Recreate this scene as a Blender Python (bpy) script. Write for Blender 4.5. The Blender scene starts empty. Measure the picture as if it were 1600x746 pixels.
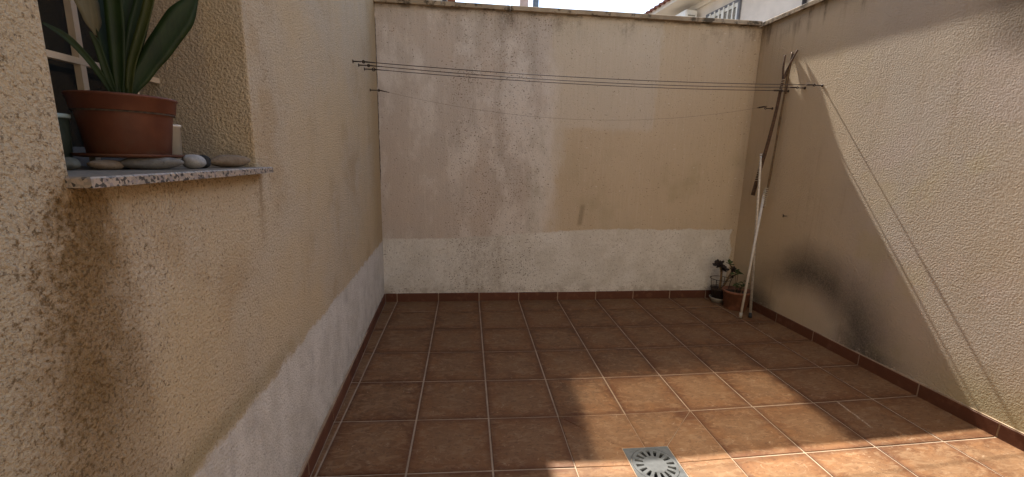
import bpy, bmesh, math, random
from mathutils import Vector, Matrix
random.seed(7)
sc = bpy.context.scene
COL = sc.collection

# ------------------------------------------------------------------ camera
T = 0.40                                   # floor tile pitch in metres
W_PX, H_PX, F_PX = 1600.0, 746.0, 652.13
CAM = Vector((1.6805, -9.3015, 3.5102)) * T
YAW, PITCH, ROLL = 0.1109, -0.189, 0.0238
def cam_axes():
    cy, sy, cp, sp, cr, sr = (math.cos(YAW), math.sin(YAW), math.cos(PITCH), math.sin(PITCH), math.cos(ROLL), math.sin(ROLL))
    f = Vector((sy*cp, cy*cp, sp)); r = Vector((cy, -sy, 0)); u = r.cross(f)
    return cr*r + sr*u, -sr*r + cr*u, f
RT, UP, FW = cam_axes()
cd = bpy.data.cameras.new('camera'); cam = bpy.data.objects.new('camera', cd); COL.objects.link(cam)
cd.sensor_width = 36.0; cd.lens = 36.0*F_PX/W_PX; cd.clip_start = 0.02; cd.clip_end = 2000
m = Matrix((( RT.x, UP.x, -FW.x, CAM.x), (RT.y, UP.y, -FW.y, CAM.y), (RT.z, UP.z, -FW.z, CAM.z), (0, 0, 0, 1)))
cam.matrix_world = m
sc.camera = cam

# ------------------------------------------------------------------ light
SUN = Vector((0.072, -0.799, -1.0)).normalized()     # direction the sunlight travels
SUN_STRENGTH, SKY_STRENGTH, EXPOSURE = 5.0, 0.14, 1.6
world = bpy.data.worlds.new('World'); sc.world = world; world.use_nodes = True
wn = world.node_tree.nodes; wl = world.node_tree.links
bg = wn['Background']
sky = wn.new('ShaderNodeTexSky'); sky.sky_type = 'NISHITA'; sky.sun_disc = False
sky.sun_elevation = math.asin(-SUN.z); sky.sun_rotation = math.atan2(-SUN.x, -SUN.y)
sky.air_density = 1.0; sky.dust_density = 0.8; sky.ozone_density = 1.0
wtc = wn.new('ShaderNodeTexCoord'); wno = wn.new('ShaderNodeTexNoise'); wno.inputs['Scale'].default_value = 2.2; wno.inputs['Detail'].default_value = 7
wmr = wn.new('ShaderNodeMapRange'); wmr.inputs['From Min'].default_value = 0.44; wmr.inputs['From Max'].default_value = 0.68; wmr.inputs['To Max'].default_value = 0.6
wmx = wn.new('ShaderNodeMix'); wmx.data_type = 'RGBA'; wmx.inputs['B'].default_value = (3.9, 4.1, 4.4, 1)
wl.new(wtc.outputs['Generated'], wno.inputs['Vector']); wl.new(wno.outputs['Fac'], wmr.inputs['Value'])
wl.new(wmr.outputs['Result'], wmx.inputs['Factor']); wl.new(sky.outputs['Color'], wmx.inputs['A'])
wl.new(wmx.outputs['Result'], bg.inputs['Color']); bg.inputs['Strength'].default_value = SKY_STRENGTH
sd = bpy.data.lights.new('sun', 'SUN'); sd.energy = SUN_STRENGTH; sd.angle = math.radians(0.53); sd.color = (1.0, 0.95, 0.87)
sun = bpy.data.objects.new('sun', sd); COL.objects.link(sun)
sun.rotation_euler = SUN.to_track_quat('-Z', 'Y').to_euler(); sun.location = (0, 5, 8)
sc.view_settings.view_transform = 'Standard'; sc.view_settings.look = 'None'; sc.view_settings.gamma = 1
sc.view_settings.exposure = EXPOSURE; sc.view_settings.use_curve_mapping = False
sc.cycles.use_denoising = True; sc.cycles.max_bounces = 6; sc.cycles.diffuse_bounces = 4
sc.cycles.caustics_reflective = True; sc.cycles.sample_clamp_indirect = 0; sc.cycles.blur_glossy = 0.0; sc.cycles.use_guiding = True; sc.cycles.guiding_training_samples = 128

# ------------------------------------------------------------------ the shell of the place (measured lines)
def left_x(y): return -0.1106 - 0.0384*y            # face of the house wall
def right_x(y): return 3.4813 - 0.0254*y            # face of the right wall
Y_BACK = 0.29
H_WALL = 2.69
XD, YD = 1.6, -2.0                                   # floor drain
def floor_z(x, y):
    r = math.hypot(x - XD, y - YD)
    return -0.060*max(0.0, 1 - r/2.4)

# ------------------------------------------------------------------ node helper
class G:
    def __init__(s, name):
        s.mat = bpy.data.materials.new(name); s.mat.use_nodes = True
        s.t = s.mat.node_tree; s.b = s.t.nodes['Principled BSDF']
        s.tc = s.t.nodes.new('ShaderNodeTexCoord'); s.P = s.tc.outputs['Object']
    def put(s, sock, v):
        if hasattr(v, 'is_output'): s.t.links.new(v, sock)
        elif isinstance(v, (tuple, list)) and len(v) == 3 and sock.type == 'RGBA': sock.default_value = (*v, 1)
        else: sock.default_value = v
    def new(s, k): return s.t.nodes.new(k)
    def m(s, op, a, b=0.0, c=0.0):
        n = s.new('ShaderNodeMath'); n.operation = op
        for i, v in enumerate((a, b, c)): s.put(n.inputs[i], v)
        return n.outputs[0]
    def add(s, a, b): return s.m('ADD', a, b)
    def sub(s, a, b): return s.m('SUBTRACT', a, b)
    def mul(s, a, *bs):
        for b in bs: a = s.m('MULTIPLY', a, b)
        return a
    def inv(s, a): return s.m('SUBTRACT', 1.0, a)
    def mx(s, a, b): return s.m('MAXIMUM', a, b)
    def step(s, x, a, b, lo=0.0, hi=1.0):
        n = s.new('ShaderNodeMapRange'); n.interpolation_type = 'SMOOTHSTEP'
        s.put(n.inputs['Value'], x); s.put(n.inputs['From Min'], a); s.put(n.inputs['From Max'], b)
        n.inputs['To Min'].default_value = lo; n.inputs['To Max'].default_value = hi
        return n.outputs['Result']
    def below(s, x, a, e): return s.inv(s.step(x, s.sub(a, e) if hasattr(a, 'is_output') else a - e, s.add(a, e) if hasattr(a, 'is_output') else a + e))
    def band(s, x, a, b, e): return s.mul(s.step(x, a - e, a + e), s.inv(s.step(x, b - e, b + e)))
    def xyz(s, v=None):
        n = s.new('ShaderNodeSeparateXYZ'); s.put(n.inputs[0], v or s.P); return n.outputs
    def vec(s, x, y, z):
        n = s.new('ShaderNodeCombineXYZ')
        for i, v in enumerate((x, y, z)): s.put(n.inputs[i], v)
        return n.outputs[0]
    def scale(s, k, v=None):
        n = s.new('ShaderNodeMapping'); s.put(n.inputs['Vector'], v or s.P); n.inputs['Scale'].default_value = k; return n.outputs[0]
    def noise(s, sc_, det=3.0, rough=0.55, v=None, dist=0.0, col=False):
        n = s.new('ShaderNodeTexNoise'); s.put(n.inputs['Vector'], v or s.P)
        n.inputs['Scale'].default_value = sc_; n.inputs['Detail'].default_value = det
        n.inputs['Roughness'].default_value = rough; n.inputs['Distortion'].default_value = dist
        return n.outputs['Color' if col else 'Fac']
    def vor(s, sc_, v=None, feat='F1', out='Distance', rnd=1.0):
        n = s.new('ShaderNodeTexVoronoi'); n.feature = feat; s.put(n.inputs['Vector'], v or s.P)
        n.inputs['Scale'].default_value = sc_; n.inputs['Randomness'].default_value = rnd; return n.outputs[out]
    def mix(s, f, a, b, mode='MIX'):
        n = s.new('ShaderNodeMix'); n.data_type = 'RGBA'; n.blend_type = mode
        s.put(n.inputs['Factor'], f); s.put(n.inputs['A'], a); s.put(n.inputs['B'], b)
        return n.outputs['Result']
    def fmix(s, f, a, b):
        n = s.new('ShaderNodeMix'); n.data_type = 'FLOAT'
        s.put(n.inputs['Factor'], f); s.put(n.inputs['A'], a); s.put(n.inputs['B'], b)
        return n.outputs['Result']
    def rand(s): return s.new('ShaderNodeObjectInfo').outputs['Random']
    def bump(s, h, strength=1.0, dist=0.01, prev=None):
        n = s.new('ShaderNodeBump'); n.inputs['Strength'].default_value = strength; n.inputs['Distance'].default_value = dist
        s.put(n.inputs['Height'], h)
        if prev: s.t.links.new(prev, n.inputs['Normal'])
        return n.outputs[0]
    def done(s, col, rough=0.85, normal=None, metal=0.0, spec=0.3, **kw):
        s.put(s.b.inputs['Base Color'], col); s.put(s.b.inputs['Roughness'], rough); s.put(s.b.inputs['Metallic'], metal)
        s.b.inputs['Specular IOR Level'].default_value = spec
        if normal: s.t.links.new(normal, s.b.inputs['Normal'])
        for k, v in kw.items(): s.put(s.b.inputs[k.replace('_', ' ')], v)
        return s.mat

def plain(name, col, rough=0.6, metal=0.0, spec=0.4, var=0.18, sc_=18.0, bumpd=0.0):
    g = G(name); n = g.noise(sc_, 4)
    dark = tuple(c*(1 - var) for c in col); lite = tuple(min(1, c*(1 + var)) for c in col)
    c = g.mix(g.step(n, .3, .7), dark, lite)
    nm = g.bump(g.noise(sc_*8, 3), .5, bumpd) if bumpd else None
    return g.done(c, g.fmix(n, rough*.85, min(1, rough*1.15)), nm, metal, spec)

# ------------------------------------------------------------------ wall materials
OCHRE = (0.50, 0.345, 0.185); CREAM = (0.55, 0.43, 0.29); PALE = (0.53, 0.45, 0.36); WHITE = (0.60, 0.56, 0.50)

def mat_left():
    g = G('ochre_stucco_stained'); x, y, z = g.xyz()
    big = g.noise(1.6, 4); mid = g.noise(7, 5, .65); fine = g.noise(150, 6, .78); fine2 = g.noise(60, 3, .6); grit = g.noise(330, 2, .6)
    col = g.mix(g.step(big, .35, .65), (0.57, 0.44, 0.27), (0.55, 0.455, 0.325))
    col = g.mix(g.mul(g.step(g.noise(3.1, 3), .5, .72), .6), col, (0.455, 0.325, 0.18))
    col = g.mix(g.mul(g.step(mid, .5, .75), .25), col, (0.45, 0.345, 0.225))
    # towards the corner darker and yellower, next to the viewer greyer
    col = g.mix(g.mul(g.step(y, -.30, .1), .7), col, (0.45, 0.325, 0.175))
    col = g.mix(g.mul(g.step(y, -2.75, -3.1), .5), col, (0.45, 0.385, 0.265))
    # vertical washing streaks
    st = g.noise(1, 5, .6, g.scale((1, 26, 1.6)))
    col = g.mix(g.mul(g.step(st, .52, .75), .30), col, (0.39, 0.295, 0.19))
    # white painted foot
    edge = g.add(.605, g.add(g.mul(g.sub(g.noise(9, 5, .65), .5), .10), g.mul(g.sub(g.noise(70, 4, .7), .5), .03)))
    wb = g.below(z, edge, .014)
    wcol = g.mix(g.step(g.noise(5, 6, .68, g.scale((1, 1.4, 1))), .35, .7), (0.69, 0.64, 0.56), (0.56, 0.51, 0.43))
    wcol = g.mix(g.mul(g.step(g.noise(2.6, 6, .7, g.scale((1, 2.2, 1.0))), .52, .76), .6), wcol, (0.36, 0.32, 0.275))
    wcol = g.mix(g.mul(g.step(g.noise(34, 6, .75), .50, .68), .5), wcol, (0.40, 0.355, 0.30))
    wcol = g.mix(g.mul(g.inv(g.step(z, .08, .22)), g.step(g.noise(11, 5, .7), .42, .62), .5), wcol, (0.30, 0.255, 0.205))
    rim = g.mul(g.band(z, .60, .67, .04), g.inv(wb))
    col = g.mix(g.mul(rim, .5, g.step(y, -1.5, -2.7, 0, 1)), col, (0.27, 0.225, 0.11))
    col = g.mix(wb, col, wcol)
    # dirt runs below both ends of the sill
    yy = g.add(y, g.add(g.mul(g.sub(g.noise(5, 5, .65, g.scale((1, 1, .5))), .5), .14), g.add(g.mul(g.sub(fine2, .5), .10), g.mul(g.sub(g.noise(17, 5, .7), .5), .12))))
    d = g.sub(1.335, z)
    cen = g.add(-2.912, g.mul(d, -.095))
    wid = g.add(.052, g.mul(d, .10))
    off = g.m('ABSOLUTE', g.sub(yy, cen))
    run = g.mul(g.inv(g.step(g.m('DIVIDE', off, wid), .0, 2.0)), g.step(d, -.07, .03), g.inv(g.step(d, .12, .75, 0, .50)))
    off2 = g.m('ABSOLUTE', g.sub(yy, -2.215))
    run2 = g.mul(g.inv(g.step(off2, .005, .05)), g.step(d, -.03, .02), g.inv(g.step(d, .04, .35)), .42)
    under = g.mul(g.band(y, -2.93, -2.19, .02), g.step(d, -.002, .004), g.inv(g.step(d, .006, .05)), .45)  # darker strip just below the whole sill
    below_sill = g.mx(g.mx(run, run2), under)
    dcol = g.mix(g.step(fine, .36, .60), (0.13, 0.072, 0.026), (0.39, 0.25, 0.115))
    col = g.mix(g.m('MINIMUM', g.mul(below_sill, g.step(mid, .2, .62, .70, 1.15)), .94), col, dcol)
    # pits of the stucco hold dirt
    dens = g.add(g.mul(g.sub(big, .5), .16), g.add(g.mul(below_sill, .13), g.mul(g.step(y, -2.0, -3.1), .045)))
    dens = g.sub(g.add(dens, g.mul(g.sub(fine2, .5), .22)), g.mul(wb, .05))
    fl = g.step(g.add(fine, dens), .52, .76)
    fleck = g.mix(wb, (0.17, 0.11, 0.045), (0.27, 0.235, 0.20))
    col = g.mix(g.mul(fl, g.step(mid, .3, .65, .42, .78)), col, fleck)
    col = g.mix(g.mul(g.step(g.add(g.noise(120, 3, .6), g.mul(dens, .6)), .625, .70), .62), col, g.mix(wb, (0.10, 0.058, 0.020), (0.22, 0.19, 0.16)))
    col = g.mix(g.mul(g.step(x, -.13, -.17), .5), col, (0.36, 0.30, 0.24))  # recess shade put into the colour: darker and greyer inside the window opening
    col = g.mix(g.mul(g.step(grit, .5, .75), .18), col, (0.58, 0.48, 0.35))
    lump = g.noise(125, 3, .6)
    h = g.add(g.add(g.mul(fine, -.9), g.mul(g.step(lump, .3, .7), -1.0)), g.mul(grit, .3))
    return g.done(col, .92, g.bump(g.mul(h, g.fmix(wb, 1.0, .8)), .85, .0052), spec=.12)

def mat_back():
    g = G('patched_painted_stucco'); x, y, z = g.xyz()
    wob = g.sub(g.noise(7, 5, .65), .5); wob2 = g.sub(g.noise(16, 4, .6, g.scale((1, 1, .35))), .5)
    ragg = g.sub(g.noise(45, 5, .7, g.scale((1, 1, .3))), .5)
    xx = g.add(x, g.add(g.mul(wob2, .16), g.mul(ragg, .07))); zz = g.add(z, g.add(g.mul(wob, .10), g.mul(ragg, .03)))
    fine = g.noise(120, 2.5, .6); spot = g.noise(75, 2, .5)
    grey = g.mix(g.step(g.noise(1.7, 5), .3, .7), (0.52, 0.435, 0.36), (0.49, 0.43, 0.37))
    lite = g.mix(g.step(g.noise(2.6, 5), .3, .7), (0.53, 0.45, 0.345), (0.56, 0.475, 0.365))
    och = g.mix(g.step(g.noise(1.5, 5), .3, .7), (0.50, 0.395, 0.27), (0.53, 0.425, 0.295))
    # ochre to the right, pale patch upper middle, grey paint on the left
    edge_low = g.add(1.40, g.mul(g.step(z, .72, 1.55), .20))
    right_low = g.mul(g.step(g.sub(xx, edge_low), -.045, .045), g.below(zz, 1.70, .03))
    right_all = g.step(g.sub(xx, g.add(2.46, g.mul(g.sub(z, 1.79), .04))), -.025, .025)
    is_och = g.mx(right_low, right_all)
    col = g.mix(g.step(xx, 1.38, 1.50), grey, lite)
    col = g.mix(g.mul(g.below(g.m('ABSOLUTE', g.sub(xx, 1.36)), .09, .07), g.band(z, .6, 1.75, .15)), col, (0.50, 0.45, 0.37))
    col = g.mix(is_och, col, och)
    # washed-down streaks and grey rain stains below the coping
    st = g.noise(1, 6, .62, g.scale((30, 1, 1.3))); st2 = g.noise(1, 5, .6, g.scale((9, 1, .45)))
    wash = g.mul(g.band(x, .05, 1.44, .10), g.step(st, .50, .72))
    col = g.mix(g.mul(wash, .38), col, (0.60, 0.52, 0.43))
    grey2 = g.mul(g.band(xx, .58, 1.40, .10), g.step(z, .7, 2.4, .45, 1.0), g.step(st2, .34, .66))
    col = g.mix(g.mul(grey2, .34), col, (0.31, 0.265, 0.215))
    chalk = g.mul(g.step(g.noise(2.0, 6, .68, g.scale((1.6, 1, .8))), .46, .62), g.inv(g.step(xx, 1.40, 1.62)), .75)
    col = g.mix(chalk, col, (0.66, 0.60, 0.53))
    brush = g.noise(1, 6, .72, g.scale((70, 1, 3.5)))
    col = g.mix(g.mul(g.step(brush, .50, .72), .22), col, (0.64, 0.56, 0.46)); col = g.mix(g.mul(g.step(brush, .48, .28), .20), col, (0.30, 0.235, 0.16))
    # white foot, raised to the right
    top = g.add(g.add(.625, g.mul(g.step(x, .2, 2.2), .105)), g.add(g.mul(wob, .07), g.mul(g.sub(g.noise(60, 4, .7), .5), .03)))
    wb = g.mul(g.below(z, top, .008), g.inv(g.step(xx, 3.41, 3.43)))
    wcol = g.mix(g.step(g.noise(3.5, 6, .65), .34, .66), (0.70, 0.665, 0.595), (0.60, 0.56, 0.485))
    wcol = g.mix(g.mul(g.band(xx, .60, 1.05, .06), g.step(g.noise(22, 6, .75, g.scale((1, 1, .5))), .36, .68), .48), wcol, (0.33, 0.275, 0.22))
    wcol = g.mix(g.mul(g.step(g.noise(5, 5, .65), .55, .70), .55), wcol, (0.74, 0.71, 0.65))
    wcol = g.mix(g.mul(g.step(g.noise(38, 6, .75), .50, .66), .55), wcol, (0.40, 0.345, 0.28))
    wcol = g.mix(g.mul(g.inv(g.step(z, .09, .20)), g.step(g.noise(9, 6, .7), .42, .60), .55), wcol, (0.32, 0.265, 0.20))
    col = g.mix(wb, col, wcol)
    # sparse mould under the coping and dark run marks
    dr = g.noise(1, 5, .65, g.scale((11, 1, .8)))
    mold = g.noise(5, 7, .72); run_ = g.noise(1, 6, .7, g.scale((4.5, 1, 1.1)))
    drip = g.mul(g.step(g.add(g.mul(run_, .65), g.mul(mold, .35)), .47, .66), g.step(g.add(z, g.mul(g.sub(dr, .5), .25)), 2.42, 2.70))
    drip = g.mul(drip, g.add(.4, g.mul(g.step(x, .3, .8), .6)), g.step(g.noise(48, 4, .7), .25, .6))
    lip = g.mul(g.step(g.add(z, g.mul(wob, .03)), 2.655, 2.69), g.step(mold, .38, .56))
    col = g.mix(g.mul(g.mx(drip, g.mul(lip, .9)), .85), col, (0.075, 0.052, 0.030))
    crack = g.mul(g.below(g.add(x, g.mul(g.sub(g.noise(24, 4, .7), .5), .016)), -.1165, .0035), g.step(z, 1.1, 1.25), g.step(g.noise(3.2, 3), .38, .46))
    col = g.mix(crack, col, (0.035, 0.024, 0.016))
    sm = g.mul(g.below(g.m('ABSOLUTE', g.sub(x, g.add(1.80, g.mul(g.sub(z, .85), .12)))), .022, .014), g.band(z, .77, .97, .02))
    col = g.mix(g.mul(sm, .5), col, (0.20, 0.155, 0.085))
    gr = g.mul(g.step(g.noise(2.3, 4), .52, .72), g.step(x, 1.4, 2.0), g.band(z, .72, 1.5, .2), .35)
    col = g.mix(gr, col, (0.31, 0.265, 0.15))
    # pits
    dens = g.add(g.mul(g.band(xx, .5, 1.42, .12), .055), g.mul(wb, .02))
    dens = g.add(dens, g.mul(g.sub(g.noise(4, 4), .5), .14))
    fl = g.step(g.add(spot, dens), .66, .74)
    col = g.mix(g.mul(g.step(fine, .52, .72), .22), col, (0.30, 0.235, 0.17))
    col = g.mix(g.mul(fl, .72), col, (0.13, 0.09, 0.055))
    chip = g.step(g.noise(26, 2, .5, g.scale((1, 1, 1.6))), .735, .76)
    col = g.mix(g.mul(chip, .6), col, (0.68, 0.62, 0.52))
    h = g.add(g.mul(fine, 1.0), g.mul(spot, -.8))
    return g.done(col, .93, g.bump(h, .7, .005), spec=.15)

def mat_right():
    g = G('rough_ochre_stucco'); x, y, z = g.xyz()
    big = g.noise(1.3, 4); n1 = g.noise(1.9, 4, v=g.scale((1, 1, 1.2)))
    col = g.mix(g.step(big, .35, .65), (0.46, 0.38, 0.29), (0.47, 0.405, 0.335))
    col = g.mix(g.mul(g.step(n1, .52, .68), .6), col, (0.485, 0.40, 0.345))
    col = g.mix(g.mul(g.step(g.noise(2.2, 3), .56, .7), .6), col, (0.465, 0.39, 0.25))
    col = g.mix(g.mul(g.step(g.add(y, g.mul(g.sub(big, .5), 1.2)), -1.25, -.35), .75), col, (0.56, 0.43, 0.27))  # shaded back part coloured lighter and more ochre than the sunlit front
    st = g.noise(1, 5, .6, g.scale((1, 22, 1.2)))
    col = g.mix(g.mul(g.step(st, .55, .78), .3), col, (0.30, 0.215, 0.125))
    wob = g.sub(g.noise(5, 5, .6), .5)
    # soot of an old fire: an arch on the wall and smears by the floor
    yy = g.add(y, g.mul(wob, .16)); zz = g.add(z, g.mul(wob, .10))
    dy = g.m('DIVIDE', g.sub(yy, -.64), .56); dz = g.m('DIVIDE', g.sub(zz, .0), .52)
    r = g.m('SQRT', g.add(g.mul(dy, dy), g.mul(dz, dz)))
    ring = g.mul(g.step(r, .50, 1.05), g.inv(g.step(r, .95, 1.70)), .95)
    ring = g.mul(ring, g.inv(g.step(yy, -.55, -.25, 0, .55)), g.add(.80, g.mul(.20, g.inv(g.band(yy, -1.08, -.94, .06))))); gran = g.noise(95, 5, .75)
    foot = g.mul(g.band(yy, -1.46, -1.0, .16), g.inv(g.step(g.sub(z, g.mul(g.sub(yy, -1.46), .35)), .02, .26)), .9)
    foot2 = g.mul(g.band(yy, -.30, .02, .12), g.inv(g.step(z, .06, .46)), .85)
    soot = g.m('MINIMUM', g.mx(ring, g.mx(foot, foot2)), .93)
    soot = g.m('MINIMUM', g.mul(soot, g.add(.52, g.mul(g.sub(gran, .22), 1.1))), .88)
    col = g.mix(soot, col, (0.045, 0.037, 0.030))
    rub = g.mul(g.step(g.noise(34, 4, .7), .55, .66), g.inv(g.step(z, .085, .15)))
    col = g.mix(g.mul(rub, .6), col, (0.50, 0.43, 0.34))
    # darker band and stain streaks under the coping, dark patch high up towards the house
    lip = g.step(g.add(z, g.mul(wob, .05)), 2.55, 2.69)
    dr = g.noise(1, 5, .65, g.scale((1, 10, .8)))
    drip = g.mul(g.step(g.add(g.mul(dr, .6), g.mul(g.noise(4, 6, .7), .4)), .46, .62), g.step(g.add(z, g.mul(g.sub(dr, .5), .3)), 2.46, 2.70))
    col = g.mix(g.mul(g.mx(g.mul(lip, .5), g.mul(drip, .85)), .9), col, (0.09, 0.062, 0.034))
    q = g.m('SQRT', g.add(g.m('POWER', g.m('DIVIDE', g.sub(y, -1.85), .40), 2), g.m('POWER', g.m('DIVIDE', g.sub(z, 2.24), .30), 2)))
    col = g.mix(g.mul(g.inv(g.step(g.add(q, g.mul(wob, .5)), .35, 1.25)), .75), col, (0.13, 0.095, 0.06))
    green = g.mul(g.inv(g.step(z, .10, .42)), g.step(y, -1.5, -1.9), .5)
    col = g.mix(green, col, (0.36, 0.31, 0.13))
    fine = g.noise(96, 3, .58, dist=.2); f2 = g.noise(170, 3, .65); amp = g.step(g.noise(3.2, 4, .6, g.scale((1, 1.6, .7))), .3, .7, .45, 1.25)
    spk = g.step(f2, .66, .73)
    col = g.mix(g.mul(spk, .55), col, (0.20, 0.13, 0.065))
    h = g.mul(g.add(g.step(fine, .30, .74), g.mul(f2, .35)), amp)
    return g.done(col, .92, g.bump(h, .7, .0058), spec=.15)

def mat_tile():
    g = G('terracotta_tile'); r = g.rand()
    tc = g.tc.outputs['Object']
    v = g.new('ShaderNodeVectorMath'); v.operation = 'ADD'; g.t.links.new(tc, v.inputs[0])
    g.t.links.new(g.vec(g.mul(r, 37.), g.mul(r, 11.), 0.0), v.inputs[1]); P = v.outputs[0]
    x, y, z = g.xyz(tc)
    cl = g.noise(9, 6, .62, P, .6); fn = g.noise(70, 5, .7, g.scale((.6, 1, 1), P), .5); md = g.noise(26, 5, .65, g.scale((.45, 1, 1), P), 1.2)
    base = g.mix(r, (0.088, 0.036, 0.0150), (0.140, 0.060, 0.0245))
    col = g.mix(g.step(cl, .40, .62), base, (0.172, 0.083, 0.036))
    # lighter worn middle
    d = g.mx(g.m('ABSOLUTE', x), g.m('ABSOLUTE', y))
    mid = g.mul(g.inv(g.step(g.add(d, g.mul(g.sub(cl, .5), .20)), .05, .19)), .6)
    col = g.mix(mid, col, (0.180, 0.103, 0.052))
    col = g.mix(g.mul(g.step(md, .47, .64), .65), col, (0.215, 0.128, 0.068))
    col = g.mix(g.mul(g.step(fn, .52, .66), .5), col, (0.070, 0.030, 0.015))
    col = g.mix(g.mul(g.step(g.noise(18, 7, .78, P, 2.0), .585, .67), .5), col, (0.36, 0.26, 0.17))
    col = g.mix(g.mul(g.step(g.add(d, g.mul(g.sub(md, .5), .03)), .160, .196), .5), col, (0.075, 0.031, 0.016))
    # two pale scratches where something was dragged
    gx, gy, gz = g.xyz(g.new('ShaderNodeNewGeometry').outputs['Position'])
    ln = g.m('ABSOLUTE', g.add(g.sub(gx, g.add(2.95, g.mul(g.sub(gy, -1.62), .095))), g.mul(g.sub(g.noise(9, 3, v=g.vec(gx, gy, 0.0)), .5), .03)))
    sc2 = g.mul(g.inv(g.step(ln, .002, .009)), g.band(gy, -1.86, -1.60, .02), g.step(g.noise(90, 4, .7), .38, .55))
    col = g.mix(g.mul(sc2, .8), col, (0.42, 0.33, 0.24))
    return g.done(col, g.fmix(cl, .5, .7), g.bump(g.add(md, g.mul(fn, .4)), .4, .003), spec=.13)

def mat_skirt():
    g = G('terracotta_skirting'); r = g.rand()
    c = g.mix(r, (0.095, 0.037, 0.021), (0.125, 0.050, 0.028))
    c = g.mix(g.mul(g.step(g.noise(14, 5), .5, .75), .4), c, (0.24, 0.115, 0.07))
    return g.done(c, .55, g.bump(g.noise(40, 4), .3, .002), spec=.18)

def mat_grout():
    g = G('cement_grout')
    c = g.mix(g.step(g.noise(7, 5, .65), .3, .7), (0.25, 0.175, 0.115), (0.37, 0.275, 0.19))
    c = g.mix(g.mul(g.step(g.noise(2, 4), .55, .75), .6), c, (0.25, 0.155, 0.09))
    return g.done(c, .92, g.bump(g.noise(160, 3), .5, .002), spec=.15)

def mat_granite():
    g = G('pink_grey_granite')
    n = g.new('ShaderNodeTexVoronoi'); n.feature = 'F1'; g.put(n.inputs['Vector'], g.P); n.inputs['Scale'].default_value = 170
    r = g.xyz(n.outputs['Color'])[0]
    c = g.mix(g.step(r, .25, .3), (0.05, 0.045, 0.04), (0.25, 0.212, 0.17))
    c = g.mix(g.step(r, .55, .58), c, (0.34, 0.275, 0.215)); c = g.mix(g.step(r, .86, .88), c, (0.24, 0.20, 0.19))
    x, y, z = g.xyz()
    nrm = g.xyz(g.new('ShaderNodeNewGeometry').outputs['Normal'])[2]
    top_dim = g.mul(g.step(nrm, .5, .9), .72)                       # sky brightness of the flat top countered by a darker, browner colour
    c = g.mix(top_dim, c, (0.155, 0.140, 0.115))
    return g.done(c, .5, spec=.4)

def mat_coping():
    g = G('stone_coping_weathered')
    c = g.mix(g.step(g.noise(6, 5), .35, .65), (0.26, 0.195, 0.125), (0.36, 0.28, 0.19))
    c = g.mix(g.mul(g.step(g.noise(9, 6, .7), .50, .62), .85), c, (0.045, 0.034, 0.022))
    return g.done(c, .9, g.bump(g.noise(70, 4), .6, .004), spec=.2)

def mat_leaf(name, a, b, rough=.4):
    g = G(name); st = g.noise(1, 4, .6, g.scale((160, 160, 6)))
    c = g.mix(g.step(g.noise(11, 4), .3, .7), a, b); c = g.mix(g.mul(g.step(st, .45, .7), .3), c, tuple(v*1.5 for v in b))
    return g.done(c, max(rough, .52), spec=.22)

def mat_stone(name, a, b):
    g = G(name); n = g.noise(28, 6, .65)
    c = g.mix(g.step(n, .35, .68), a, b); c = g.mix(g.mul(g.step(g.noise(150, 3), .62, .72), .6), c, tuple(v*.35 for v in a))
    return g.done(c, .85, g.bump(g.noise(110, 4), .5, .003), spec=.25)

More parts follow.
